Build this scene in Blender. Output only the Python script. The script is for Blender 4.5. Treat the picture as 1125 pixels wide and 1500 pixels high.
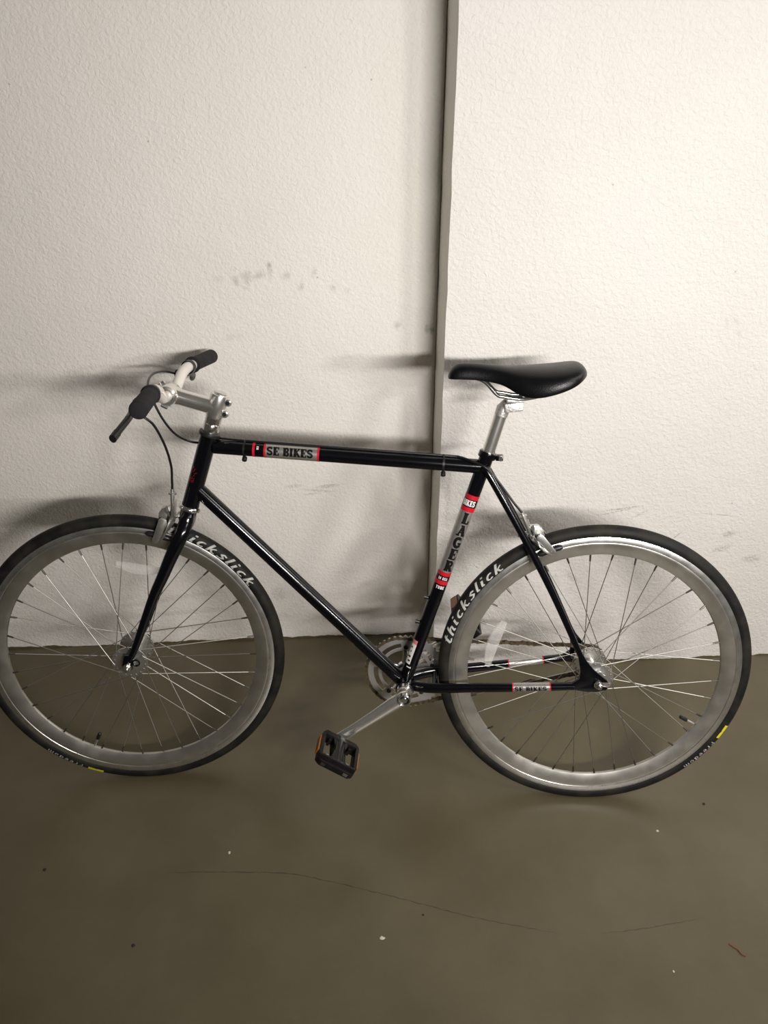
import bpy, math, random
from mathutils import Vector, Matrix
random.seed(7)
sc = bpy.context.scene
COL = sc.collection
for o in list(bpy.data.objects):
    bpy.data.objects.remove(o)
PI = math.pi

# ------------------------------------------------------------------ camera
cam_d = bpy.data.cameras.new('camera')
cam = bpy.data.objects.new('camera', cam_d); COL.objects.link(cam)
R_, U_, F_ = Vector((.9983, -.0582, -.0008)), Vector((.0301, .5043, .8630)), Vector((.0498, .8616, -.5052))
m = Matrix((R_, U_, -F_)).transposed().to_4x4(); m.translation = Vector((0, -1.818, 1.4936))
cam.matrix_world = m
cam_d.sensor_fit = 'VERTICAL'; cam_d.sensor_height = 36; cam_d.lens = 36 * 1132.0 / 1500
cam_d.clip_start = .05
sc.camera = cam
# ------------------------------------------------------------------ world
w = bpy.data.worlds.new('world'); sc.world = w; w.use_nodes = True
w.node_tree.nodes['Background'].inputs[0].default_value = (1, .90, .72, 1)
w.node_tree.nodes['Background'].inputs[1].default_value = .05
# ------------------------------------------------------------------ two lamps behind the photographer, two added fill lights at right
def area_light(loc, aim, power, length, h, spread, color=(1, .958, .93)):
    l = bpy.data.lights.new('lamp', 'AREA'); l.shape = 'RECTANGLE'; l.size = length; l.size_y = h; l.energy = power
    l.spread = math.radians(spread); l.color = color
    o = bpy.data.objects.new('lamp', l); COL.objects.link(o); o.location = loc
    o.rotation_euler = (Vector(aim) - Vector(loc)).to_track_quat('-Z', 'Y').to_euler()
area_light((.70, -2.60, 1.62), (.40, 0, 1.05), 22, .75, .07, 112)
area_light((1.55, -2.60, 1.62), (.20, 0, 1.05), 6.5, .30, .07, 112)
area_light((2.2, -1.8, 2.75), (1.1, 0, 0), 7.5, 1.6, .5, 80)  # unseen fill added high at right to brighten the wall foot and floor
area_light((3.0, -.8, 2.0), (.3, -.1, .2), 8, .8, .5, 120)  # unseen fill added at right to balance wall and floor brightness
sc.view_settings.view_transform = 'Standard'
sc.view_settings.look = 'None'
sc.view_settings.gamma = 1
sc.view_settings.use_curve_mapping = False
sc.view_settings.exposure = 0.0

# ------------------------------------------------------------------ materials
def new_mat(name):
    mt = bpy.data.materials.new(name); mt.use_nodes = True
    return mt, mt.node_tree, mt.node_tree.nodes['Principled BSDF']
def mat(name, col, rough=.5, metal=0., coat=0., var=0., scale=40., bump=0., bscale=200., spec=.5, col2=None, stretch=None):
    mt, nt, b = new_mat(name)
    b.inputs['Base Color'].default_value = (*col, 1); b.inputs['Roughness'].default_value = rough
    b.inputs['Metallic'].default_value = metal; b.inputs['Coat Weight'].default_value = coat
    b.inputs['Coat Roughness'].default_value = .06; b.inputs['Specular IOR Level'].default_value = spec
    tc = nt.nodes.new('ShaderNodeTexCoord')
    src = tc.outputs['Object']
    if stretch:
        mp = nt.nodes.new('ShaderNodeMapping'); mp.inputs['Scale'].default_value = stretch
        nt.links.new(src, mp.inputs['Vector']); src = mp.outputs[0]
    n = nt.nodes.new('ShaderNodeTexNoise'); n.inputs['Scale'].default_value = scale; n.inputs['Detail'].default_value = 5
    nt.links.new(src, n.inputs['Vector'])
    if var or col2:
        r = nt.nodes.new('ShaderNodeValToRGB'); c2 = col2 or tuple(min(1, c * (1 + var)) for c in col)
        r.color_ramp.elements[0].position = .42; r.color_ramp.elements[1].position = .72
        r.color_ramp.elements[0].color = (*col, 1); r.color_ramp.elements[1].color = (*c2, 1)
        nt.links.new(n.outputs['Fac'], r.inputs[0]); nt.links.new(r.outputs[0], b.inputs['Base Color'])
    rr = nt.nodes.new('ShaderNodeMapRange'); rr.inputs['To Min'].default_value = max(.02, rough * .8); rr.inputs['To Max'].default_value = min(1, rough * 1.25)
    nt.links.new(n.outputs['Fac'], rr.inputs['Value']); nt.links.new(rr.outputs[0], b.inputs['Roughness'])
    if bump:
        n2 = nt.nodes.new('ShaderNodeTexNoise'); n2.inputs['Scale'].default_value = bscale
        nt.links.new(src, n2.inputs['Vector'])
        bp = nt.nodes.new('ShaderNodeBump'); bp.inputs['Strength'].default_value = bump; bp.inputs['Distance'].default_value = .001
        nt.links.new(n2.outputs['Fac'], bp.inputs['Height']); nt.links.new(bp.outputs[0], b.inputs['Normal'])
    return mt
M_ = {
 'paint': mat('black_gloss_paint', (.0025, .0025, .004), .16, coat=.25, spec=.4),
 'tire': mat('black_tire_rubber', (.0075, .0072, .007), .6, col2=(.024, .021, .015), scale=26, bump=.3, bscale=300, spec=.25),
 'rim': mat('brushed_aluminium', (.60, .58, .53), .33, .94, var=.18, scale=30),
 'rimtrack': mat('machined_aluminium', (.72, .71, .68), .28, .95, var=.15, scale=50),
 'alu': mat('satin_aluminium', (.70, .69, .66), .30, .93, var=.1, scale=20),
 'polish': mat('polished_aluminium', (.82, .80, .76), .22, .90, var=.08, scale=20),
 'chrome': mat('chrome', (.78, .77, .74), .16, .97),
 'steel': mat('spoke_steel', (.34, .33, .30), .45, .95),
 'nipple': mat('dark_nipple', (.10, .095, .085), .4, .8),
 'dullalu': mat('dull_cast_aluminium', (.46, .45, .41), .38, .9, var=.3, scale=60),
 'ring': mat('anodised_silver', (.58, .57, .54), .38, .8, var=.1, scale=20),
 'brass': mat('brassy_teeth', (.30, .24, .15), .5, .7),
 'rough': mat('scratched_clamp', (.50, .49, .47), .45, .8, var=.5, scale=160, bump=.8, bscale=260),
 'grip': mat('grip_foam', (.014, .0135, .0145), .8, bump=.7, bscale=700, spec=.3),
 'plastic': mat('black_plastic', (.012, .012, .012), .38),
 'pedal': mat('pedal_plastic', (.006, .0056, .005), .42, var=.6, spec=.3, scale=60),
 'housing': mat('cable_housing', (.008, .008, .008), .3),
 'vinyl': mat('saddle_vinyl', (.003, .003, .0035), .36, bump=.35, bscale=420, spec=.3),
 'chain': mat('oily_chain', (.070, .054, .032), .5, .5, col2=(.19, .14, .075), scale=120),
 'silver': mat('silver_sticker', (.46, .44, .41), .34, .75, var=.15, scale=60),
 'red': mat('red_sticker', (.55, .012, .025), .3),
 'pink': mat('faded_red_sticker', (.72, .22, .20), .4),
 'white': mat('white_print', (.80, .78, .74), .5),
 'black': mat('black_print', (.006, .006, .006), .3),
 'blackdecal': mat('black_sticker', (.008, .007, .008), .25),
 'tirewhite': mat('worn_white_print', (.50, .50, .46), .6, col2=(.28, .28, .25), scale=90),
 'yellow': mat('yellow_print', (.66, .60, .02), .5),
 'amber': mat('amber_reflector', (.24, .085, .012), .35, var=.4, scale=200),
 'whitebar': mat('white_painted_bar', (.76, .72, .66), .3, coat=.3),
 'stain': mat('dirt', (.05, .045, .035), .9),
 'chipw': mat('pale_chip', (.55, .53, .46), .8), 'chipd': mat('dark_crumb', (.02, .017, .012), .8), 'chipo': mat('rusty_twig', (.20, .08, .03), .8),
 'beige': mat('bare_primer', (.40, .35, .22), .6),
}
mt, nt, b = new_mat('clear_reflector'); M_['clear'] = mt
b.inputs['Base Color'].default_value = (.85, .84, .80, 1); b.inputs['Roughness'].default_value = .18; b.inputs['Alpha'].default_value = .24
n = nt.nodes.new('ShaderNodeTexVoronoi'); n.inputs['Scale'].default_value = 260
tc = nt.nodes.new('ShaderNodeTexCoord'); nt.links.new(tc.outputs['Object'], n.inputs['Vector'])
bp = nt.nodes.new('ShaderNodeBump'); bp.inputs['Strength'].default_value = .8; bp.inputs['Distance'].default_value = .001
nt.links.new(n.outputs['Distance'], bp.inputs['Height']); nt.links.new(bp.outputs[0], b.inputs['Normal'])

def blob_mask(nt, pos, blobs, nscale):
    """sum of soft ellipses (x, z, rx, rz, angle, amount) broken up by noise: stains with a place of their own"""
    tot = None
    for (x, z, rx, rz, a, amt) in blobs:
        mp = nt.nodes.new('ShaderNodeMapping'); mp.vector_type = 'TEXTURE'
        mp.inputs['Location'].default_value = (x, 0, z); mp.inputs['Rotation'].default_value = (0, -a, 0)
        mp.inputs['Scale'].default_value = (rx, 1000, rz)
        nt.links.new(pos, mp.inputs['Vector'])
        ln = nt.nodes.new('ShaderNodeVectorMath'); ln.operation = 'LENGTH'; nt.links.new(mp.outputs[0], ln.inputs[0])
        mr = nt.nodes.new('ShaderNodeMapRange'); mr.interpolation_type = 'SMOOTHSTEP'
        mr.inputs['From Min'].default_value = 1.25; mr.inputs['From Max'].default_value = .35
        mr.inputs['To Min'].default_value = 0; mr.inputs['To Max'].default_value = amt
        nt.links.new(ln.outputs['Value'], mr.inputs['Value'])
        if tot is None: tot = mr.outputs[0]
        else:
            ad = nt.nodes.new('ShaderNodeMath'); ad.operation = 'MAXIMUM'
            nt.links.new(tot, ad.inputs[0]); nt.links.new(mr.outputs[0], ad.inputs[1]); tot = ad.outputs[0]
    nz = nt.nodes.new('ShaderNodeTexNoise'); nz.inputs['Scale'].default_value = nscale; nz.inputs['Detail'].default_value = 4
    nt.links.new(pos, nz.inputs['Vector'])
    mr = nt.nodes.new('ShaderNodeMapRange'); mr.inputs['From Min'].default_value = .36; mr.inputs['From Max'].default_value = .62
    nt.links.new(nz.outputs['Fac'], mr.inputs['Value'])
    mu = nt.nodes.new('ShaderNodeMath'); mu.operation = 'MULTIPLY'; nt.links.new(tot, mu.inputs[0]); nt.links.new(mr.outputs[0], mu.inputs[1])
    return mu.outputs[0]

def wall_mat(name, base, smudges, scuffs):
    mt, nt, b = new_mat(name); b.inputs['Roughness'].default_value = .62; b.inputs['Specular IOR Level'].default_value = .3
    g = nt.nodes.new('ShaderNodeNewGeometry'); pos = g.outputs['Position']
    big = nt.nodes.new('ShaderNodeTexNoise'); big.inputs['Scale'].default_value = 3.5; big.inputs['Detail'].default_value = 3
    nt.links.new(pos, big.inputs['Vector'])
    r = nt.nodes.new('ShaderNodeValToRGB'); r.color_ramp.elements[0].position = .3; r.color_ramp.elements[1].position = .7
    r.color_ramp.elements[0].color = (base[0] * .955, base[1] * .965, base[2] * .94, 1); r.color_ramp.elements[1].color = (*base, 1)
    nt.links.new(big.outputs['Fac'], r.inputs[0]); col = r.outputs[0]
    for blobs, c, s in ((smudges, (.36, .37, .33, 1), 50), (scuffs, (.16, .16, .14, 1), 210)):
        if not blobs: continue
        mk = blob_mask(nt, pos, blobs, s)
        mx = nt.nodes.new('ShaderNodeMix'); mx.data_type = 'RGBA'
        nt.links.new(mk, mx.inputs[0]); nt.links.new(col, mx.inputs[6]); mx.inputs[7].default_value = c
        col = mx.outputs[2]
    # dark pin holes
    pv = nt.nodes.new('ShaderNodeTexVoronoi'); pv.inputs['Scale'].default_value = 11; nt.links.new(pos, pv.inputs['Vector'])
    pm = nt.nodes.new('ShaderNodeMapRange'); pm.inputs['From Min'].default_value = .030; pm.inputs['From Max'].default_value = .018
    pm.inputs['To Min'].default_value = 0; pm.inputs['To Max'].default_value = .5
    nt.links.new(pv.outputs['Distance'], pm.inputs['Value'])
    mx = nt.nodes.new('ShaderNodeMix'); mx.data_type = 'RGBA'; nt.links.new(pm.outputs[0], mx.inputs[0])
    nt.links.new(col, mx.inputs[6]); mx.inputs[7].default_value = (.2, .19, .17, 1); col = mx.outputs[2]
    nt.links.new(col, b.inputs['Base Color'])
    n1 = nt.nodes.new('ShaderNodeTexNoise'); n1.inputs['Scale'].default_value = 120; n1.inputs['Detail'].default_value = 4; n1.inputs['Roughness'].default_value = .55
    n1.inputs['Distortion'].default_value = .6
    nt.links.new(pos, n1.inputs['Vector'])
    n2 = nt.nodes.new('ShaderNodeTexNoise'); n2.inputs['Scale'].default_value = 14; n2.inputs['Detail'].default_value = 2; nt.links.new(pos, n2.inputs['Vector'])
    ad = nt.nodes.new('ShaderNodeMath'); ad.operation = 'ADD'
    ml = nt.nodes.new('ShaderNodeMath'); ml.operation = 'MULTIPLY'; ml.inputs[1].default_value = .9; nt.links.new(n2.outputs['Fac'], ml.inputs[0])
    nt.links.new(n1.outputs['Fac'], ad.inputs[0]); nt.links.new(ml.outputs[0], ad.inputs[1])
    bp = nt.nodes.new('ShaderNodeBump'); bp.inputs['Strength'].default_value = .7; bp.inputs['Distance'].default_value = .0035
    nt.links.new(ad.outputs[0], bp.inputs['Height']); nt.links.new(bp.outputs[0], b.inputs['Normal'])
    return mt
WALLC = (.84, .80, .75)
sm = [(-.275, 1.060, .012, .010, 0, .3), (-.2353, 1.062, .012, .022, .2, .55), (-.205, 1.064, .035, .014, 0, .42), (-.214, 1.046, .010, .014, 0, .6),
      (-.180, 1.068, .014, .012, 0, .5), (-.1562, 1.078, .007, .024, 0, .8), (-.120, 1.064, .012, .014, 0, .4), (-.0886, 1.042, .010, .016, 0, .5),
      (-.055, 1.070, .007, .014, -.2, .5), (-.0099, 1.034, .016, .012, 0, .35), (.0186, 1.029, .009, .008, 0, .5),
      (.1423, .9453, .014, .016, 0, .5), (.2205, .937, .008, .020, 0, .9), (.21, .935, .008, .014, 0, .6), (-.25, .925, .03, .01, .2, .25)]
scf = [(-.0452, .513, .035, .006, .1, .5), (-.1356, .5158, .025, .006, .1, .35), (-.2, .165, .025, .03, 0, .35), (-.32, .29, .02, .03, 0, .2), (-.07, .50, .05, .004, -.1, .4),
       (-.09, .49, .02, .004, .1, .4), (-.55, .60, .03, .003, 0, .3)]
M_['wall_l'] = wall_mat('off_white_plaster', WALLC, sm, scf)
smr = [(.8926, .972, .007, .026, .55, .5), (.8671, .981, .005, .018, .3, .35), (.55, .30, .012, .04, .6, .35)]
scr = [(.70, .508, .06, .0035, .12, .6), (.69, .500, .05, .002, .2, .6), (.75, .490, .03, .0025, .5, .5), (.955, .482, .05, .002, -.12, .6), (1.0, .42, .02, .012, .2, .5),
       (1.08, .34, .03, .014, 0, .4), (.86, .42, .03, .002, .8, .5), (.99, .375, .03, .010, .3, .45), (.78, .30, .02, .02, 0, .2), (.60, .30, .01, .03, .8, .4),
       (.42, .50, .03, .03, .2, .15), (.255, .55, .01, .07, 0, .35)]
M_['wall_r'] = wall_mat('white_plaster', (.715, .685, .65), smr, scr)
M_['reveal'] = wall_mat('smooth_grey_white_reveal', (.84, .82, .76), [(.2, .5, .1, .2, 0, .1)], [])

mt, nt, b = new_mat('painted_concrete'); M_['floor'] = mt
g = nt.nodes.new('ShaderNodeNewGeometry'); pos = g.outputs['Position']
n1 = nt.nodes.new('ShaderNodeTexNoise'); n1.inputs['Scale'].default_value = 4.5; n1.inputs['Detail'].default_value = 6; n1.inputs['Roughness'].default_value = .6
nt.links.new(pos, n1.inputs['Vector'])
r = nt.nodes.new('ShaderNodeValToRGB'); r.color_ramp.elements[0].position = .32; r.color_ramp.elements[1].position = .68
r.color_ramp.elements[0].color = (.088, .072, .038, 1); r.color_ramp.elements[1].color = (.114, .096, .055, 1)
nt.links.new(n1.outputs['Fac'], r.inputs[0])
n2 = nt.nodes.new('ShaderNodeTexNoise'); n2.inputs['Scale'].default_value = 45; n2.inputs['Detail'].default_value = 5; nt.links.new(pos, n2.inputs['Vector'])
m2 = nt.nodes.new('ShaderNodeMapRange'); m2.inputs['From Min'].default_value = .62; m2.inputs['From Max'].default_value = .80; m2.inputs['To Max'].default_value = .35
nt.links.new(n2.outputs['Fac'], m2.inputs['Value'])
mx = nt.nodes.new('ShaderNodeMix'); mx.data_type = 'RGBA'; nt.links.new(m2.outputs[0], mx.inputs[0]); nt.links.new(r.outputs[0], mx.inputs[6]); mx.inputs[7].default_value = (.09, .075, .05, 1)
nt.links.new(mx.outputs[2], b.inputs['Base Color'])
rr = nt.nodes.new('ShaderNodeMapRange'); rr.inputs['To Min'].default_value = .30; rr.inputs['To Max'].default_value = .44
nt.links.new(n1.outputs['Fac'], rr.inputs['Value']); nt.links.new(rr.outputs[0], b.inputs['Roughness'])
n3 = nt.nodes.new('ShaderNodeTexNoise'); n3.inputs['Scale'].default_value = 22; n3.inputs['Detail'].default_value = 5; nt.links.new(pos, n3.inputs['Vector'])
bp = nt.nodes.new('ShaderNodeBump'); bp.inputs['Strength'].default_value = .22; bp.inputs['Distance'].default_value = .004
nt.links.new(n3.outputs['Fac'], bp.inputs['Height']); nt.links.new(bp.outputs[0], b.inputs['Normal'])

# ------------------------------------------------------------------ mesh helpers
class MB:
    def __init__(s): s.v = []; s.f = []
    def add(s, vs, fs):
        k = len(s.v); s.v += [Vector(p) for p in vs]; s.f += [tuple(i + k for i in f) for f in fs]; return s
    def tube(s, pts, rad, n=16, flat=None, closed=False, caps=True, up=None):
        """swept circle; rad number or list (a tuple gives the two half axes); flat = fixed side vector"""
        pts = [Vector(p) for p in pts]; N = len(pts)
        if not isinstance(rad, (list,)): rad = [rad] * N
        vs = []; prev = None
        for i, p in enumerate(pts):
            a = pts[(i - 1) % N] if (closed or i) else pts[0]
            c = pts[(i + 1) % N] if (closed or i < N - 1) else pts[-1]
            t = (c - a).normalized()
            if flat is not None: sd = Vector(flat)
            elif prev is not None: sd = prev
            else: sd = Vector((0, 1, 0)) if abs(t.y) < .8 else Vector((0, 0, 1))
            sd = (sd - t * sd.dot(t)).normalized(); prev = sd; u = t.cross(sd)
            ra, rb = rad[i] if isinstance(rad[i], tuple) else (rad[i], rad[i])
            for k in range(n):
                an = 2 * PI * k / n; vs.append(p + sd * (ra * math.cos(an)) + u * (rb * math.sin(an)))
        fs = []
        for i in range(N if closed else N - 1):
            for k in range(n):
                a = i * n + k; b_ = i * n + (k + 1) % n; j = ((i + 1) % N) * n
                fs.append((a, b_, j + (k + 1) % n, j + k))
        if caps and not closed:
            fs.append(tuple(reversed(range(n)))); fs.append(tuple(range((N - 1) * n, N * n)))
        return s.add(vs, fs)
    def rev(s, prof, n=48, axis='y', c=(0, 0, 0), closed=False):
        """revolve (r, h) about an axis through c"""
        c = Vector(c); vs = []; P = len(prof)
        for i in range(n):
            a = 2 * PI * i / n; ca, sa = math.cos(a), math.sin(a)
            for (r_, h) in prof:
                vs.append(c + (Vector((r_ * ca, h, r_ * sa)) if axis == 'y' else Vector((r_ * ca, r_ * sa, h)) if axis == 'z' else Vector((h, r_ * ca, r_ * sa))))
        fs = []
        for i in range(n):
            j = (i + 1) % n
            for k in range(P if closed else P - 1):
                l = (k + 1) % P; fs.append((i * P + k, i * P + l, j * P + l, j * P + k))
        return s.add(vs, fs)
    def prism(s, poly, y0, y1, holes=()):
        """polygon in XZ extruded along Y"""
        n = len(poly); vs = [(x, y0, z) for x, z in poly] + [(x, y1, z) for x, z in poly]
        fs = [tuple(range(n)), tuple(reversed(range(n, 2 * n)))] + [(i, n + i, n + (i + 1) % n, (i + 1) % n) for i in range(n)]
        return s.add(vs, fs)
    def box(s, c, d, rot=None):
        c = Vector(c); vs = []
        for x in (-1, 1):
            for y in (-1, 1):
                for z in (-1, 1):
                    q = Vector((x * d[0] / 2, y * d[1] / 2, z * d[2] / 2))
                    if rot: q = rot @ q
                    vs.append(c + q)
        return s.add(vs, [(0, 1, 3, 2), (4, 6, 7, 5), (0, 4, 5, 1), (2, 3, 7, 6), (0, 2, 6, 4), (1, 5, 7, 3)])
    def cyl(s, a, b_, r, n=20, bev=0):
        a, b_ = Vector(a), Vector(b_)
        if not bev: return s.tube([a, b_], r, n)
        d = (b_ - a).normalized() * bev
        return s.tube([a, a + d, b_ - d, b_], [r - bev, r, r, r - bev], n)
    def obj(s, name, m_, parent=None, label=None, ang=35, bevel=0, **k):
        me = bpy.data.meshes.new(name); me.from_pydata([tuple(p) for p in s.v], [], s.f); me.validate()
        import bmesh
        bm = bmesh.new(); bm.from_mesh(me); bmesh.ops.recalc_face_normals(bm, faces=bm.faces)
        if bevel: bmesh.ops.bevel(bm, geom=[e for e in bm.edges if len(e.link_faces) == 2 and e.calc_face_angle(0) > .6], offset=bevel, segments=2, affect='EDGES', profile=.6)
        bm.to_mesh(me); bm.free()
        me.polygons.foreach_set('use_smooth', [True] * len(me.polygons)); me.set_sharp_from_angle(angle=math.radians(ang))
        me.materials.append(m_ if not isinstance(m_, str) else M_[m_])
        o = bpy.data.objects.new(name, me); COL.objects.link(o)
        if parent is not None: o.parent = parent
        if label: o['label'] = label
        for kk, v in k.items(): o[kk] = v
        return o
def V(*a): return Vector(a)
def bez(ps, n=12):
    """Catmull-Rom through points"""
    ps = [Vector(p) for p in ps]; P = [ps[0] * 2 - ps[1]] + ps + [ps[-1] * 2 - ps[-2]]; out = []
    for i in range(1, len(P) - 2):
        for k in range(n):
            t = k / n; a, b_, c, d = P[i - 1:i + 3]
            out.append(.5 * ((2 * b_) + (c - a) * t + (2 * a - 5 * b_ + 4 * c - d) * t * t + (3 * b_ - a - 3 * c + d) * t ** 3))
    out.append(ps[-1]); return out

# ------------------------------------------------------------------ the setting
def grid_wall(name, x0, x1, y, mname, z1=3.0):
    mb = MB(); nx = max(2, int((x1 - x0) / .25)); nz = 10
    vs = [(x0 + (x1 - x0) * i / nx, y, z1 * j / nz) for j in range(nz + 1) for i in range(nx + 1)]
    fs = [(j * (nx + 1) + i, j * (nx + 1) + i + 1, (j + 1) * (nx + 1) + i + 1, (j + 1) * (nx + 1) + i) for j in range(nz) for i in range(nx)]
    mb.add(vs, fs); mb.add([(x0, y + .02, 0), (x1, y + .02, 0), (x1, y + .02, z1), (x0, y + .02, z1)], [(0, 1, 2, 3)])
    return mb
XB, PR = .2328, .1568
def slab(x0, x1, y0, y1, z1, wob=0):
    mb = MB(); nz = 60
    vs = []; 
    for j in range(nz + 1):
        z = z1 * j / nz; k = random.uniform(-wob, wob)
        vs += [(x0 + k, y0, z), (x1, y0, z), (x1, y1, z), (x0, y1, z)]
    fs = [(0, 1, 2, 3), tuple(nz * 4 + i for i in (3, 2, 1, 0))]
    for j in range(nz):
        for i in range(4): fs.append((j * 4 + i, j * 4 + (i + 1) % 4, j * 4 + 4 + (i + 1) % 4, j * 4 + 4 + i))
    return mb.add(vs, fs)
slab(-4, XB - .0015, 0, .12, 2.9).obj('wall_left', 'wall_l', kind='structure', label='off-white textured plaster wall set back behind the front half of the bicycle')
wr = slab(XB, 4, -PR, .12, 2.9, .0012).obj('wall_right', 'wall_r', kind='structure', label='white textured plaster wall standing forward behind the saddle and rear wheel')
wr.data.materials.append(M_['reveal'])
for p in wr.data.polygons:
    if p.normal.x < -.9: p.material_index = 1
MB().box((0, -2.4, -.05), (8, 5.4, .1)).obj('floor', 'floor', kind='structure', label='brownish grey painted concrete floor')
# back of the garage: ceiling far above and opposite wall, seen only in reflections
MB().box((0, -5.2, 1.45), (8, .12, 2.9)).obj('wall_back', mat('grey_plaster', (.34, .33, .30), .8), kind='structure', label='plain grey wall behind the photographer')
def ragged(name, x0, x1, y, seed):
    rnd = random.Random(seed); mb = MB(); N = int((x1 - x0) / .006); h = .003; vs = []
    for i in range(N + 1):
        x = x0 + (x1 - x0) * i / N
        h = min(.008, max(.0008, h + rnd.uniform(-.0016, .0016)))
        vs += [(x, y, 0), (x, y - .0012, 0), (x, y - .0010, h), (x, y, h)]
    fs = []
    for i in range(N):
        for k in range(4): fs.append((i * 4 + k, i * 4 + (k + 1) % 4, i * 4 + 4 + (k + 1) % 4, i * 4 + 4 + k))
    mb.add(vs, fs).obj(name, 'floor', kind='structure', label='ragged edge of grey floor paint brushed up the foot of the wall')
ragged('trim_1', -1.6, XB, 0, 1); ragged('trim_2', XB, 1.8, -PR, 2)
# hairline crack in the floor
def crack(name, pts, wd, seed):
    rnd = random.Random(seed); P = bez([V(x, y, 0) for x, y in pts], 14); mb = MB(); vs = []
    for i, p in enumerate(P):
        t = (P[min(i + 1, len(P) - 1)] - P[max(i - 1, 0)]).normalized(); nn = V(-t.y, t.x, 0)
        q = p + nn * rnd.uniform(-.0012, .0012); ww = wd * rnd.uniform(.3, 1) * min(1, i / 8 + .15, (len(P) - i) / 8)
        vs += [q - nn * ww + V(0, 0, .0003), q + nn * ww + V(0, 0, .0003)]
    mb.add(vs, [(2 * i, 2 * i + 2, 2 * i + 3, 2 * i + 1) for i in range(len(P) - 1)])
    mb.obj(name, mat('crack_dark', (.055, .046, .03), .8), bpy.data.objects['floor'])
crack('crack', [(-.41, -.76), (-.25, -.769), (-.133, -.781), (-.004, -.818), (.108, -.855), (.242, -.90), (.398, -.9416)], .0011, 3)
crack('crack', [(.48, -.946), (.58, -.94), (.70, -.925)], .0006, 4)

# ------------------------------------------------------------------ bicycle frames of reference
RT = Matrix(((-.9940, -.1074, .0221), (.1097, -.9760, .1880), (.0014, .1893, .9819)))
HUB = Vector((.5330, -.5509, .3331))
LIFT = .339
bike = bpy.data.objects.new('bicycle', None); COL.objects.link(bike)
mw = RT.to_4x4(); mw.translation = HUB - RT @ Vector((0, 0, LIFT)); bike.matrix_world = mw
bike['label'] = 'black single-speed bicycle with deep silver rims leaning towards the white wall'
bike['category'] = 'bicycle'
BASE, AX, FC = V(.9922, 0, -.0112), V(-.3123, 0, .9500), V(1.0261, .0042, -.0001)
FM = Matrix.Translation((0, 0, LIFT))                                   # frame parts: origin at the rear hub
SM = Matrix.Translation((0, 0, LIFT)) @ Matrix.Translation(FC) @ Matrix.Rotation(.1170, 4, AX)   # steered parts: origin at the front hub
PIV = V(-.222, 0, .563)
BM = SM @ Matrix.Translation(PIV) @ Matrix.Rotation(-.0686, 4, AX) @ Matrix.Translation(-PIV)    # stem and bar, set slightly askew
def part(mb, name, m_, T=FM, **k):
    o = mb.obj(name, m_, bike, **k); o.matrix_local = T; return o

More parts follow.
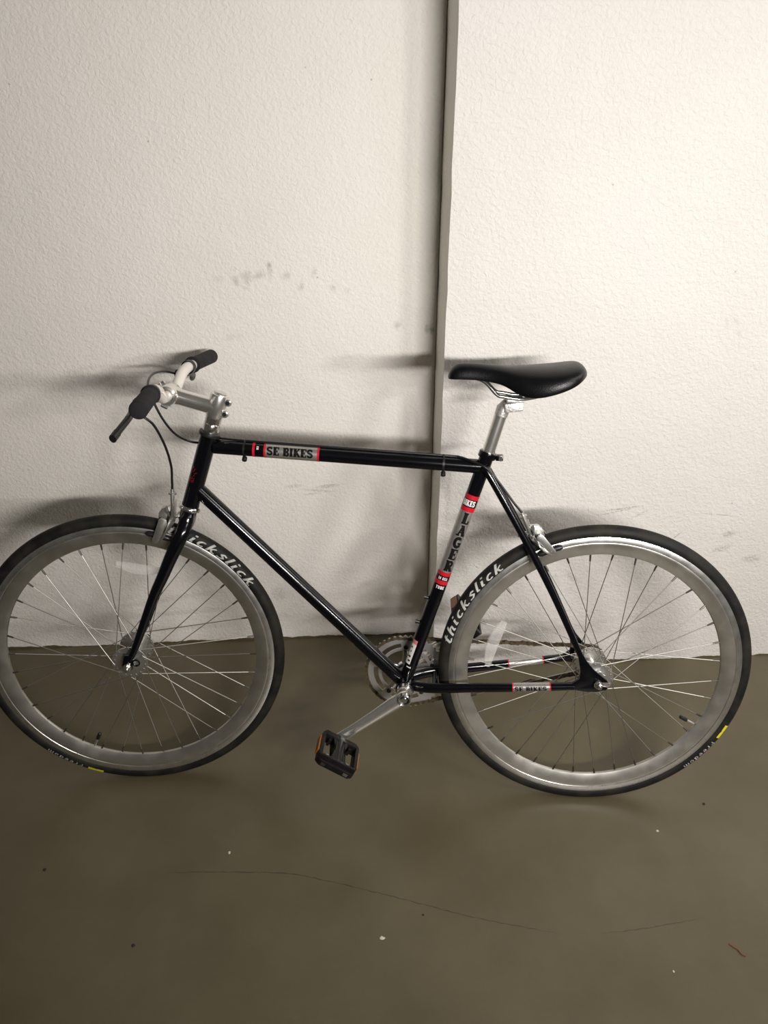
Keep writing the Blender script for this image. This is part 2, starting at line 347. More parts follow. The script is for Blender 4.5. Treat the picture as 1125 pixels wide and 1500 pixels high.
# ---------------- lettering: stroke glyphs in a unit box, ribbons mapped on the surface
def arc(cx, cy, rx, ry, a0, a1, n=10):
    return [(cx + rx * math.cos(math.radians(a0 + (a1 - a0) * i / n)), cy + ry * math.sin(math.radians(a0 + (a1 - a0) * i / n))) for i in range(n + 1)]
SL = .085
SLAB = {  # western slab capitals: (width, [(polyline, stroke width)])
 'S': (.8, [(arc(.40, .72, .27, .20, 20, 270), .17), (arc(.40, .28, .27, .21, 90, -160), .17), ([(.66, .70), (.66, .97)], .07), ([(.12, .03), (.12, .32)], .07)]),
 'E': (.8, [([(.25, 0), (.25, 1)], .24), ([(.03, .05), (.72, .05)], .1), ([(.03, .95), (.72, .95)], .1), ([(.3, .5), (.55, .5)], .1), ([(.72, 0), (.72, .3)], .08), ([(.72, .7), (.72, 1)], .08), ([(.55, .36), (.55, .64)], .08)]),
 'B': (.82, [([(.25, 0), (.25, 1)], .24), ([(.03, .05), (.5, .05)], .1), ([(.03, .95), (.5, .95)], .1), ([(.3, .5), (.5, .5)], .1), (arc(.45, .73, .22, .21, 90, -90), .17), (arc(.47, .27, .24, .21, 90, -90), .18)]),
 'I': (.48, [([(.24, 0), (.24, 1)], .24), ([(.02, .05), (.46, .05)], .1), ([(.02, .95), (.46, .95)], .1)]),
 'K': (.9, [([(.25, 0), (.25, 1)], .24), ([(.03, .05), (.45, .05)], .1), ([(.03, .95), (.45, .95)], .1), ([(.32, .45), (.72, .93)], .11), ([(.4, .58), (.74, .06)], .2), ([(.55, .05), (.9, .05)], .1), ([(.55, .95), (.88, .95)], .1)]),
 'L': (.75, [([(.25, 0), (.25, 1)], .24), ([(.03, .05), (.68, .05)], .1), ([(.03, .95), (.47, .95)], .1), ([(.68, 0), (.68, .32)], .08)]),
 'A': (.9, [([(.18, .03), (.43, .97)], .1), ([(.43, .97), (.68, .03)], .22), ([(.27, .33), (.58, .33)], .09), ([(0, .05), (.34, .05)], .1), ([(.5, .05), (.88, .05)], .1), ([(.25, .95), (.55, .95)], .1)]),
 'G': (.85, [(arc(.42, .5, .28, .42, 50, 310, 14), .2), ([(.68, .08), (.68, .42)], .15), ([(.45, .44), (.82, .44)], .1), ([(.66, .72), (.66, .97)], .07)]),
 'R': (.88, [([(.25, 0), (.25, 1)], .24), ([(.03, .05), (.45, .05)], .1), ([(.03, .95), (.5, .95)], .1), ([(.3, .5), (.5, .5)], .1), (arc(.45, .73, .22, .21, 90, -90), .17), ([(.45, .5), (.70, .05)], .2), ([(.58, .05), (.88, .05)], .1)]),
 'U': (.85, [([(.22, 1), (.22, .3)] + arc(.42, .3, .2, .22, 180, 360) + [(.62, 1)], .18), ([(.03, .95), (.4, .95)], .1), ([(.48, .95), (.8, .95)], .1)]),
 'T': (.8, [([(.4, 0), (.4, 1)], .22), ([(.05, .95), (.75, .95)], .1), ([(.2, .05), (.6, .05)], .1), ([(.07, .72), (.07, 1)], .08), ([(.73, .72), (.73, 1)], .08)]),
 'N': (.9, [([(.2, 0), (.2, 1)], .12), ([(.2, .95), (.7, .05)], .2), ([(.7, 0), (.7, 1)], .12), ([(.03, .05), (.38, .05)], .1), ([(.55, .95), (.87, .95)], .1)]),
 ' ': (.42, []),
}
def sl(pts, k=.28): return [(x + k * y, y) for x, y in pts]
SCR = {  # slanted brush lower case
 't': (.46, [(sl([(.16, .95), (.12, .18), (.22, .04), (.40, .12)]), .15), (sl([(0, .66), (.34, .66)]), .09)]),
 'h': (.58, [(sl([(.10, 1), (.08, 0)]), .15), (sl([(.09, .38), (.25, .62), (.40, .56), (.38, .1), (.52, .05)]), .13)]),
 'i': (.32, [(sl([(.10, .62), (.08, .1), (.24, .06)]), .15), (sl([(.11, .80), (.11, .96)]), .15)]),
 'c': (.50, [(sl(arc(.26, .33, .19, .28, 55, 320)), .14)]),
 'k': (.58, [(sl([(.10, 1), (.08, 0)]), .15), (sl([(.10, .28), (.40, .64)]), .10), (sl([(.20, .40), (.38, .04), (.54, .08)]), .13)]),
 's': (.50, [(sl([(.42, .55), (.24, .66), (.12, .50), (.38, .26), (.24, .05), (.02, .10)]), .14)]),
 'l': (.30, [(sl([(.10, 1.), (.08, .1), (.24, .05)]), .15)]),
}
SANS = {  # thin sans for the small tyre print
 'F': (.55, [([(.1, 0), (.1, 1), (.5, 1)], .11), ([(.1, .52), (.42, .52)], .11)]), 'r': (.4, [([(.1, 0), (.1, .65)], .11), ([(.1, .45), (.2, .62), (.36, .62)], .11)]),
 'e': (.55, [([(.1, .34), (.44, .34)] + arc(.27, .33, .17, .29, 0, 310), .1)]), 'd': (.56, [(arc(.25, .33, .16, .29, 0, 360, 14), .1), ([(.43, 0), (.43, 1)], .11)]),
 'o': (.55, [(arc(.27, .33, .17, .29, 0, 360, 14), .1)]), 'm': (.8, [([(.1, 0), (.1, .63)], .11), (arc(.25, .42, .14, .2, 170, 0) + [(.39, 0)], .1), (arc(.54, .42, .14, .2, 170, 0) + [(.68, 0)], .1)]),
}
for _c in list(SLAB):
    SLAB[_c] = (SLAB[_c][0], [(p, sw * (1.45 if sw >= .15 else 1.5)) for p, sw in SLAB[_c][1]])
def lettering(text, font, fn, h, mname, parent, gap=.12, stretch=1., T=None, align=0., name='lettering'):
    """fn(u, v) maps metres along / up the text to a point and outward normal; align 0 left, .5 centre, 1 right"""
    W = sum(font[c][0] + gap for c in text) - gap; x0 = -W * align; mb = MB(); EPS = .0004; lay = 0
    for c in text:
        wd, strokes = font[c]
        for pts, sw in strokes:
            lay = (lay + 1) % 6; e = EPS + lay * .00002
            P = [V(p[0], p[1], 0) for p in pts]; Q = []
            for a, b_ in zip(P, P[1:]):
                nn = max(1, int((b_ - a).length * h / .0012)); Q += [a.lerp(b_, i / nn) for i in range(nn)]
            Q.append(P[-1]); vs = []
            for i, q in enumerate(Q):
                t = (Q[min(i + 1, len(Q) - 1)] - Q[max(0, i - 1)]).normalized(); nrm = V(-t.y, t.x, 0) * sw / 2
                for k in (-1, -.33, .33, 1):
                    z = q + nrm * k; p, no = fn((x0 + z.x) * h * stretch, z.y * h); vs.append(p + no * e)
            mb.add(vs, [(4 * i + k, 4 * i + k + 1, 4 * i + k + 5, 4 * i + k + 4) for i in range(len(Q) - 1) for k in range(3)])
        x0 += wd + gap
    return mb.obj(name, mname, parent)
def tube_map(p0, p1, r, along, elev=0., vert=False, read=1):
    """cylinder p0->p1 (side view, p in XZ plane +/-); elev = where the text centre sits, from +Y towards the upper side"""
    p0, p1 = Vector(p0), Vector(p1); t = (p1 - p0).normalized(); yv = V(0, 1, 0); yv = (yv - t * yv.dot(t)).normalized(); up = yv.cross(t) * -1
    if up.z < 0 and abs(t.z) < .7: up = -up
    def fn(u, v):
        if vert:      # u wraps round the tube towards -X, v runs up the tube
            a = elev + u / r; side = up if up.x < 0 else -up
            no = yv * math.cos(a) + side * math.sin(a); return p0 + t * (along + v) + no * r, no
        a = elev + v / r; no = yv * math.cos(a) + up * math.sin(a)
        return p0 + t * (along + u) + no * r, no
    return fn
def band(p0, p1, r, s0, s1, mname, parent, a0=-PI, a1=PI, e=.00022, name='sticker', label=None):
    p0, p1 = Vector(p0), Vector(p1); t = (p1 - p0).normalized(); yv = V(0, 1, 0); yv = (yv - t * yv.dot(t)).normalized(); up = t.cross(yv); mb = MB(); n = 32; vs = []
    for s_ in (s0, s1):
        for i in range(n + 1):
            a = a0 + (a1 - a0) * i / n; no = yv * math.cos(a) + up * math.sin(a); vs.append(p0 + t * s_ + no * (r + e))
    mb.add(vs, [(i, i + 1, n + 2 + i, n + 1 + i) for i in range(n)])
    return mb.obj(name, mname, parent, label=label)

# ---------------- frame tubes (side-view geometry in metres from the rear hub)
BB = V(.412, 0, -.050)
HT0, HT1 = BASE + AX * .390, BASE + AX * .548
TT0, TT1 = V(.812, 0, .4864), V(.262, 0, .4573)
DT0, DT1 = V(.850, 0, .392), V(.420, 0, -.045)
ST0, ST1 = BB + V(0, 0, .005), V(.2545, 0, .489)
fr = MB(); fr.cyl(BB + V(0, -.034, 0), BB + V(0, .034, 0), .0205, 28, .002)
frame = part(fr, 'frame', 'paint')
ht = MB(); ht.tube([HT0, HT0 + AX * .006, HT1 - AX * .006, HT1], [.0185, .0178, .0178, .0185], 32).obj('head_tube', 'paint', frame)
tt = MB().tube([TT0, TT1], .0146, 32).obj('top_tube', 'paint', frame)
dt = MB().tube([DT0, DT1], .0152, 32).obj('down_tube', 'paint', frame)
st = MB().tube([ST0, ST1 + (ST0 - ST1).normalized() * .012, ST1 + (ST0 - ST1).normalized() * .011, ST1], [.0146, .0146, .0165, .0165], 32).obj('seat_tube', 'paint', frame)
for s in (1, -1):
    cs = bez([V(.402, .016 * s, -.048), V(.350, .034 * s, -.0415), V(.25, .043 * s, -.0305), V(.15, .052 * s, -.0195), V(.050, .060 * s, -.0075)], 8)
    k = len(cs); csr = [(.0080, .0128) if i < k * .35 else (.0092, .0105) if i < k * .6 else .0088 for i in range(k)]
    csr = [(.0078 + .0014 * min(1, i / (k * .6)), .0126 - .0042 * min(1, max(0, (i / k - .2) / .8))) for i in range(k)]
    c_o = MB().tube(cs, csr, 20, flat=(0, 1, 0)).obj('chain_stay', 'paint', frame)
    ss = bez([V(.2640, .012 * s, .462), V(.2474, .020 * s, .4380), V(.1739, .036 * s, .3158), V(.1094, .048 * s, .2002), V(.036, .059 * s, .052)], 8)
    k = len(ss); MB().tube(ss, [.0082 - .0022 * (i / k) ** 2 for i in range(k)], 18).obj('seat_stay', 'paint', frame)
    dp = [(.052, -.0145), (.062, -.004), (.050, .004), (.040, .012), (.040, .030), (.048, .066), (.038, .070), (.030, .056), (.012, .034), (-.018, .009), (-.0205, .0055), (-.014, .005), (.012, .006), (.012, -.005), (-.014, -.006), (-.022, -.0075), (-.018, -.013), (.000, -.0185), (.020, -.0195), (.040, -.017)]
    MB().prism(dp, s * .060 - .003, s * .060 + .003).obj('dropout', 'paint', frame, bevel=.0006)
    MB().cyl((.0, .0635 * s, 0), (.0, .066 * s, 0), .0095, 20).cyl((0, .066 * s, 0), (0, .0735 * s, 0), .0072, 6, .0006).cyl((0, .0735 * s, 0), (0, .079 * s, 0), .0045, 14, .0005).obj('axle_nut', 'chrome', frame)
    # decals on the chain stays
    p0, p1 = (V(.1779, .0495 * s, -.0222), V(.0985, .0556 * s, -.0130))
# chain-stay stickers follow the curved tube
def along(path, rad, x):
    for i in range(len(path) - 1):
        a, b_ = path[i], path[i + 1]
        if (a.x - x) * (b_.x - x) <= 0 and a.x != b_.x:
            f = (x - a.x) / (b_.x - a.x); return a.lerp(b_, f), [rad[i][j] * (1 - f) + rad[i + 1][j] * f for j in (0, 1)], (b_ - a).normalized()
def stay_sticker(s):
    path = bez([V(.402, .016 * s, -.048), V(.350, .034 * s, -.0415), V(.25, .043 * s, -.0305), V(.15, .052 * s, -.0195), V(.050, .060 * s, -.0075)], 8); k = len(path)
    rad = [(.0078 + .0014 * min(1, i / (k * .6)), .0126 - .0042 * min(1, max(0, (i / k - .2) / .8))) for i in range(k)]
    parent = [o for o in frame.children if o.name.startswith('chain_stay')][0 if s == 1 else 1]
    def surf(x, a, e):
        p, (ra, rb), t = along(path, rad, x); sd = V(0, 1, 0); sd = (sd - t * sd.dot(t)).normalized(); u = t.cross(sd)
        if u.z < 0: u = -u
        no = sd * math.cos(a) / ra + u * math.sin(a) / rb; no.normalize()
        return p + sd * ra * math.cos(a) + u * rb * math.sin(a) + no * e, no
    def bnd(x0, x1, m_, e):
        vs = []
        for x in (x0, (x0 + x1) / 2, x1):
            for i in range(33): vs.append(surf(x, -PI + 2 * PI * i / 32, e)[0])
        MB().add(vs, [(j * 33 + i, j * 33 + i + 1, j * 33 + i + 34, j * 33 + i + 33) for j in (0, 1) for i in range(32)]).obj('sticker', m_, parent)
    bnd(.1765, .1005, 'silver', .0002); bnd(.1790, .1765, 'red', .0003); bnd(.1005, .0980, 'red', .0003)
    if s == 1:
        fn = lambda u, v: surf(.1745 - u, math.radians(-24) + v / .0105, 0)
        lettering('SE BIKES', SLAB, fn, .0100, 'black', parent, stretch=1.12, gap=.03)
stay_sticker(1); stay_sticker(-1)
MB().cyl((.176, -.034, .316), (.176, .034, .316), .006, 14).obj('brake_bridge', 'paint', frame)
MB().cyl((.345, -.03, -.040), (.345, .03, -.040), .006, 14).obj('stay_bridge', 'paint', frame)
# seat clamp
stx = (ST1 - ST0).normalized()
part(MB().tube([ST1 - stx * .013, ST1 - stx * .001], .0182, 28).box(ST1 - stx * .007 + V(-.024, 0, -.005), (.015, .016, .011)), 'seat_clamp', 'paint', bevel=.0012)
sc_o = bpy.data.objects['seat_clamp']
MB().cyl(ST1 - stx * .007 + V(-.026, .008, -.005), ST1 - stx * .007 + V(-.026, .0125, -.005), .0048, 16, .0006).obj('bolt', 'chrome', sc_o)
# small bosses, clips, chip
for z, x in ((.161, .3515), (.1015, .3691)):
    d = V(.96, .0, .28); MB().cyl(V(x + .013, 0, z), V(x + .013, 0, z) + d * .0085, .0040, 14, .0006).cyl(V(x + .020, 0, z + .002), V(x + .020, 0, z + .002) + d * .003, .0052, 14).obj('bottle_boss', 'plastic', st)
for xx in (.7493, .3441):
    f = (xx - TT0.x) / (TT1.x - TT0.x); c = TT0.lerp(TT1, f); td = (TT1 - TT0).normalized()
    cl = MB().tube([c - td * .0022, c + td * .0022], .0156, 28); cl.cyl(c + V(0, 0, .012), c + V(0, 0, .0190), .0036, 12)
    cl.cyl(c + V(0, .003, -.0165), c + V(0, .010, -.0225), .0052, 14, .001)
    cl.obj('cable_clip', 'plastic', tt)
# ---------------- frame stickers
tdir = (TT1 - TT0).normalized()
def sx(x): return (x - TT0.x) / tdir.x
band(TT0, TT1, .0146, sx(.7050), sx(.5995), 'silver', tt); 
for a, b_ in ((.7315, .7265), (.7085, .7045), (.6000, .5955)): band(TT0, TT1, .0146, sx(a), sx(b_), 'red', tt, e=.0003)
lettering('SE BIKES', SLAB, tube_map(TT0, TT1, .0146, sx(.7020), math.radians(-20)), .0170, 'black', tt, stretch=.93, gap=.02)
lettering('ER', SLAB, (lambda f0: (lambda u, v: f0(v, .006 - u)))(tube_map(TT0, TT1, .0146, sx(.7225), math.radians(20))), .0040, 'white', tt)
sdir = (ST1 - ST0).normalized()
def sz(z): return (z - ST0.z) / sdir.z
for a, b_, m_ in ((.3990, .3900, 'red'), (.3900, .3735, 'blackdecal'), (.3735, .3640, 'red'), (.3640, .2275, 'silver'), (.2275, .2190, 'red'), (.2190, .2080, 'blackdecal'), (.2080, .1990, 'red')):
    band(ST0, ST1, .0146, sz(a), sz(b_), m_, st)
lettering('BIKES', SLAB, tube_map(ST0, ST1, .0149, sz(.3765), math.radians(38), True), .0120, 'white', st, stretch=.60, align=1, gap=.04)
for i, ch in enumerate('LAGER'):
    lettering(ch, SLAB, tube_map(ST0, ST1, .0149, sz(.3385 - i * .0267), math.radians(8), True), .0240, 'black', st, stretch=.86, align=.5)
lettering('IN USA', SLAB, tube_map(ST0, ST1, .0149, sz(.2103), math.radians(36), True), .0062, 'white', st, stretch=.66, align=1)
lettering('TUBE', SLAB, tube_map(ST0, ST1, .0149, sz(.1895), math.radians(34), True), .0068, 'white', st, stretch=.75, align=1)
# spec sticker low on the seat tube
def patch(p0, p1, r, s0, s1, a0, a1, m_, parent, e=.00025, name='sticker', label=None):
    f = tube_map(p0, p1, r, 0, 0, True); vs = []
    for s_ in (s0, s1):
        for i in range(13): p, no = f(r * (a0 + (a1 - a0) * i / 12), s_); vs.append(p + no * e)
    MB().add(vs, [(i, i + 1, 14 + i, 13 + i) for i in range(12)]).obj(name, m_, parent, label=label)
rd = math.radians
patch(ST0, ST1, .0146, sz(.0505), sz(.0600), rd(-70), rd(-18), 'pink', st)
patch(ST0, ST1, .0146, sz(.0020), sz(.0505), rd(-70), rd(-18), 'white', st, label='white specification sticker')
for z, a, b_ in ((.040, -62, -46), (.030, -55, -44), (.018, -62, -34), (.008, -50, -28)):
    patch(ST0, ST1, .0146, sz(z), sz(z + .004), rd(a), rd(b_), 'black', st, e=.0004, name='print')
patch(ST0, ST1, .0146, sz(-.006), sz(-.0035), rd(-40), rd(0), 'white', st, name='print')
patch(DT0, DT1, .0152, .4660, .4760, rd(-88), rd(-48), 'beige', dt, name='paint_chip', label='bare chip in the black paint')
# small red crest on the head tube
hm = tube_map(HT0, HT1, .0178, 0, 0, True); cr_ = MB()
rnd = random.Random(5)
for i in range(15):
    u0, v0 = rnd.uniform(-.016, -.006), .052 + rnd.uniform(0, .034); L_ = rnd.uniform(.004, .008); an = rnd.uniform(.6, 1.2)
    vs = []
    for k in range(4):
        for q in (-.0004, .0004): p, no = hm(u0 + L_ * math.cos(an) * k / 3 + q, v0 + L_ * math.sin(an) * k / 3); vs.append(p + no * .0003)
    cr_.add(vs, [(2 * k, 2 * k + 1, 2 * k + 3, 2 * k + 2) for k in range(3)])
cr_.obj('head_badge', 'red', [o for o in frame.children if o.name.startswith('head_tube')][0])

# ---------------- headset
part(MB().rev([(.0178, 0), (.0215, .001), (.0222, .004), (.0215, .0075), (.0185, .009), (.0165, .009)], 40, 'z'), 'headset_cup', 'plastic', FM @ Matrix.Translation(HT1) @ AX.to_track_quat('Z', 'Y').to_matrix().to_4x4())
part(MB().rev([(.0175, 0), (.0205, 0), (.0228, -.002), (.0238, -.005), (.0232, -.0085), (.0200, -.0105), (.0160, -.0105)], 40, 'z'), 'headset_cup', 'chrome', FM @ Matrix.Translation(HT0) @ AX.to_track_quat('Z', 'Y').to_matrix().to_4x4())

# ---------------- fork (steered frame, origin front hub)
def ax_at(z): return V(-.034 - (z + .0112) * .3287, 0, z)
fk = MB(); fk.cyl(ax_at(.325), ax_at(.352), .0172, 28)
fork = part(fk, 'fork', 'paint', SM)
for s in (1, -1):
    p = bez([ax_at(.348) + V(0, .004 * s, 0), V(-.1475, .020 * s, .328), V(-.1370, .036 * s, .3025), V(-.1147, .043 * s, .2587), V(-.0927, .045 * s, .2125), V(-.0713, .0465 * s, .1697), V(-.0460, .049 * s, .1091), V(-.0210, .053 * s, .0477), V(-.0060, .055 * s, .018)], 6)
    k = len(p); rr_ = []
    for i in range(k):
        f = i / (k - 1); a = .0135 + .0018 * math.sin(min(1, f * 2.5) * PI) if f < .4 else .0135 - .0072 * ((f - .4) / .6); rr_.append((a * (.82 if f > .12 else 1), a))
    MB().tube(p, rr_, 24, flat=(0, 1, 0)).obj('fork_blade', 'paint', fork)
    MB().prism([(-.013, .030), (.004, .030), (.011, .006), (.010, -.008), (-.004, -.0105), (-.011, -.004), (-.012, .012)], .0535 * s - .003, .0535 * s + .003).obj('dropout', 'paint', fork, bevel=.0006)
    MB().rev([(.0058, -.0015), (.0088, -.0015), (.0088, .0015), (.0058, .0015)], 16, 'y', (-.019, .0535 * s, .010), True).obj('eyelet', 'paint', fork)
    MB().cyl((0, .0565 * s, 0), (0, .059 * s, 0), .0100, 20).cyl((0, .059 * s, 0), (0, .066 * s, 0), .0075, 6, .0006).cyl((0, .066 * s, 0), (0, .071 * s, 0), .0045, 14, .0005).obj('axle_nut', 'chrome', fork)

# ---------------- wheels
def wheel(T, phase, kind, text0, yel, valve_a):
    near, farp, front = (phase, phase + 10, kind == 'front')
    def P(th, r, y=0): a = math.radians(th); return V(-r * math.cos(a), y, r * math.sin(a))
    # tyre: torus with a slightly squared tread
    pr = [(.3245 + .0148 * math.sin(math.radians(a)), .0142 * math.cos(math.radians(a))) for a in range(-64, 245, 14)]
    tyre = part(MB().rev(pr, 192, closed=True), 'tire', 'tire', T)
    rim_prof = [(.3172, .0098), (.3172, .0112), (.3160, .0120), (.3045, .0118), (.3035, .0106), (.3020, .0110), (.2990, .0108), (.2900, .0088), (.2800, .0058), (.2750, .0036), (.2736, 0)]
    rim_prof = rim_prof + [(r_, -h) for r_, h in reversed(rim_prof[:-1])]
    rim = part(MB().rev(rim_prof, 192), 'rim', 'rim', T, label='deep silver wheel rim')
    rim.data.materials.append(M_['rimtrack'])
    for p in rim.data.polygons:
        r_ = math.hypot(p.center.x, p.center.z)
        if r_ > .3037: p.material_index = 1
    hr = .0335 if front else .0325; ny, fy = (.034, -.034) if front else (.036, -.030)
    hp = []
    def flange(y): return [(.0125, y - .004), (.026, y - .0016), (hr + .0045, y - .0016), (hr + .005, y), (hr + .0045, y + .0016), (.026, y + .0016), (.0125, y + .004)]
    hub = part(MB().rev([(.0060, fy - .018), (.0125, fy - .018)] + flange(fy) + flange(ny) + [(.0125, ny + .016), (.0060, ny + .016)], 48), 'hub', 'alu', T)
    for y in (ny, fy):
        sh = None
        for k in range(18):
            a = 20 * k + (near if y > 0 else farp) + 60
            q = P(a, hr, y)
            h_ = MB().cyl(q + V(0, -.0028, 0), q + V(0, .0028, 0), .0019, 8) if sh is None else None
            if sh is None: sh = (h_.obj('spoke_head', 'steel', hub), q)
            else:
                o = sh[0].copy(); COL.objects.link(o); o.parent = hub; o.location = q - sh[1]
    for k in range(36):
        th = phase + 10 * k; isnear = k % 2 == 0; y = ny if isnear else fy
        if front: L_ = (k % 4) in (0, 1)
        else: L_ = (k % 4) in (0, 3)
        ha = th + (60 if L_ else -60); yy = y + (.0022 if L_ == isnear else -.0022)
        a, b_ = P(ha, hr, yy), P(th, .272, .0015 if isnear else -.0015)
        d = (b_ - a).normalized()
        MB().tube([a, b_ - d * .010], .00095, 6).obj('spoke', 'steel', hub)
        MB().tube([b_ - d * .012, b_ - d * .004, b_ + d * .003], [.0017, .0021, .0021], 8).obj('nipple', 'nipple', rim)
    # valve
    va = P(valve_a, .272); vd = -P(valve_a, 1)
    MB().cyl(va, va + vd * .021, .0029, 12).obj('valve_stem', 'alu', rim)
    MB().tube([va + vd * .019, va + vd * .022, va + vd * .036, va + vd * .038], [.0040, .0046, .0042, .0025], 12).obj('valve_cap', 'plastic', rim)
    # print on the tyre: text runs clockwise, tops outward, wrapped over the sidewall
    def tmap(th0, v0):
        def fn(u, v):
            ph = v0 + v / .0148; th = math.radians(th0) - u / .325
            r_ = .3245 + .0148 * math.sin(ph); h = .0142 * math.cos(ph)
            no = V(-math.cos(th) * math.sin(ph), math.cos(ph), math.sin(th) * math.sin(ph))
            return V(-r_ * math.cos(th), h, r_ * math.sin(th)), no
        return fn
    lettering('thickslick', SCR, tmap(text0, rd(-22)), .0190, 'tirewhite', tyre, gap=.10, stretch=2.13 * .98)
    lettering('Freedom', SANS, tmap(yel - 8.6, rd(2)), .0100, 'tirewhite', tyre, gap=.10, stretch=1.95)
    f = tmap(yel, rd(4)); vs = []
    for i in range(9):
        wdt = .0040 if i not in (4,) else .0030
        for q in (-1, 0, 1): p, no = f(.0045 * i, .0045 + q * wdt); vs.append(p + no * .0004)
    MB().add(vs, [(3 * i + q, 3 * i + q + 1, 3 * i + q + 4, 3 * i + q + 3) for i in range(8) for q in (0, 1)]).obj('yellow_mark', 'yellow', tyre, label='yellow mark on the tire sidewall')
    return tyre, rim, hub
tf, rf, hf = wheel(SM, 8.5, 'front', 71.5, -107.8, -115.2)
tr, rr2, hr_ = wheel(FM, 16.5, 'rear', 170.0, -22.0, -28.8)
# spoke reflectors: pointed clear lenses
def reflector(a, b_, y, wd, T, parent_T):
    a, b_ = V(*a), V(*b_); t = (b_ - a).normalized(); nn = V(-t.z, 0, t.x); L_ = (b_ - a).length; mb = MB(); rows = 12; vs = []
    for i in range(rows + 1):
        f = i / rows; ww = wd * (.34 + .66 * math.sin(PI * min(1, .08 + f * .9)) ** .8)
        bow = nn * (.006 * math.sin(PI * f)); c = a + t * L_ * f + bow
        for k, (u, h) in enumerate(((-1, -.0025), (-.9, .003), (0, .0055), (.9, .003), (1, -.0025), (0, -.005))):
            vs.append(c + nn * ww / 2 * u + V(0, y + h, 0))
    fs = [(i * 6 + k, i * 6 + (k + 1) % 6, i * 6 + 6 + (k + 1) % 6, i * 6 + 6 + k) for i in range(rows) for k in range(6)] + [tuple(range(5, -1, -1)), tuple(rows * 6 + k for k in range(6))]
    mb.add(vs, fs); o = part(mb, 'reflector', 'clear', T, label='clear plastic spoke reflector', ang=20); return o
reflector((.0100, 0, .2290), (-.0860, 0, .2110), .008, .024, SM, None)
reflector((.2010, 0, .1130), (.2310, 0, .0040), .008, .027, FM, None)

# rear cog and lockring, hub shell side rings
def gear(c, ro, ri, teeth, y0, y1, depth):
    n = teeth * 4; outer = [(ro - (depth if (i % 4) in (0, 3) else 0)) for i in range(n)]
    vs = []
    for y in (y0, y1):
        for i in range(n): a = 2 * PI * i / n; vs.append(V(c[0] + outer[i] * math.cos(a), y, c[1] + outer[i] * math.sin(a)))
        for i in range(n): a = 2 * PI * i / n; vs.append(V(c[0] + ri * math.cos(a), y, c[1] + ri * math.sin(a)))
    fs = []
    for i in range(n):
        j = (i + 1) % n; fs += [(i, j, n + j, n + i), (2 * n + i, 3 * n + i, 3 * n + j, 2 * n + j), (i, 2 * n + i, 2 * n + j, j), (n + i, n + j, 3 * n + j, 3 * n + i)]
    return MB().add(vs, fs)
CY = -.0450
part(gear((0, 0), .0365, .016, 17, CY - .0011, CY + .0011, .0045), 'rear_cog', 'alu')
part(gear((0, 0), .0215, .008, 8, .0430, .0470, .0025), 'lockring', 'alu')
part(MB().cyl((0, -.062, 0), (0, .062, 0), .0048, 14), 'rear_axle', 'steel')
part(MB().cyl((0, -.056, 0), (0, .056, 0), .0048, 14), 'front_axle', 'steel', SM)

# ---------------- crankset
ringm = gear((BB.x, BB.z), .0935, .0735, 46, CY - .0010, CY + .0010, .0040)
chainring = part(ringm, 'chainring', 'ring', label='silver toothed chainring with long slots')
web = MB()   # inner band joined by bridges at the five bolts
def annulus(mb, r0, r1, a0, a1, y0, y1, n=14):
    vs = []
    for i in range(n + 1):
        a = a0 + (a1 - a0) * i / n
        for r_ in (r0, r1):
            for y in (y0, y1): vs.append((BB.x + r_ * math.cos(a), y, BB.z + r_ * math.sin(a)))
    fs = [(0, 1, 3, 2), (4 * n, 4 * n + 2, 4 * n + 3, 4 * n + 1)]
    for i in range(n):
        o = 4 * i
        for q in ((0, 2), (2, 3), (3, 1), (1, 0)): fs.append((o + q[0], o + 4 + q[0], o + 4 + q[1], o + q[1]))
    mb.add(vs, fs)
for i in range(5): a = rd(198 - 180 + 72 * i); annulus(web, .055, .0737, a - .16, a + .16, CY - .001, CY + .001, 5); annulus(web, .0555, .0625, a + .16, a + rd(72) - .16, CY - .001, CY + .001, 14)
web.obj('chainring_web', 'ring', chainring)
sp = MB(); sp.cyl(BB + V(0, -.060, 0), BB + V(0, -.046, 0), .0215, 28, .002)
angs = [rd(18 + 72 * i) for i in range(5)]
for a in angs:
    d = V(math.cos(a), 0, math.sin(a)); sp.tube([BB + d * .012 + V(0, -.052, 0), BB + d * .03 + V(0, -.051, 0), BB + d * .052 + V(0, -.0485, 0), BB + d * .067 + V(0, -.0475, 0)], [(.0035, .010), (.003, .0085), (.0025, .007), (.002, .0085)], 12, flat=(0, 1, 0))
spider = sp.obj('spider', 'polish', chainring)
for a in angs:
    d = V(math.cos(a), 0, math.sin(a)) * .064; MB().cyl(BB + d + V(0, CY + .0005, 0), BB + d + V(0, CY + .0040, 0), .0052, 14, .0006).obj('ring_bolt', 'plastic', chainring)
CE = V(.551, 0, -.148); cdir = (CE - BB).normalized()
def crank(sgn, y0, y1, name_label):
    d = cdir * sgn; mb = MB(); pts = [BB + d * t + V(0, y, 0) for t, y in ((-.012, y0), (0, y0), (.03, y0 + (y1 - y0) * .15), (.08, y0 + (y1 - y0) * .55), (.13, y0 + (y1 - y0) * .85), (.160, y1), (.172, y1), (.182, y1))]
    mb.tube(pts, [(.008, .011), (.0125, .0165), (.0085, .0160), (.0068, .0135), (.0062, .0120), (.0062, .0125), (.0062, .0120), (.004, .006)], 24, flat=(0, 1, 0))
    return part(mb, 'crank_arm', 'polish', label=name_label)
c1 = crank(1, .061, .078, 'polished silver crank arm pointing down'); c2 = crank(-1, -.066, -.082, None)
MB().cyl(BB + V(0, .034, 0), BB + V(0, .048, 0), .0185, 28, .001).obj('bearing_cup', 'chrome', frame)
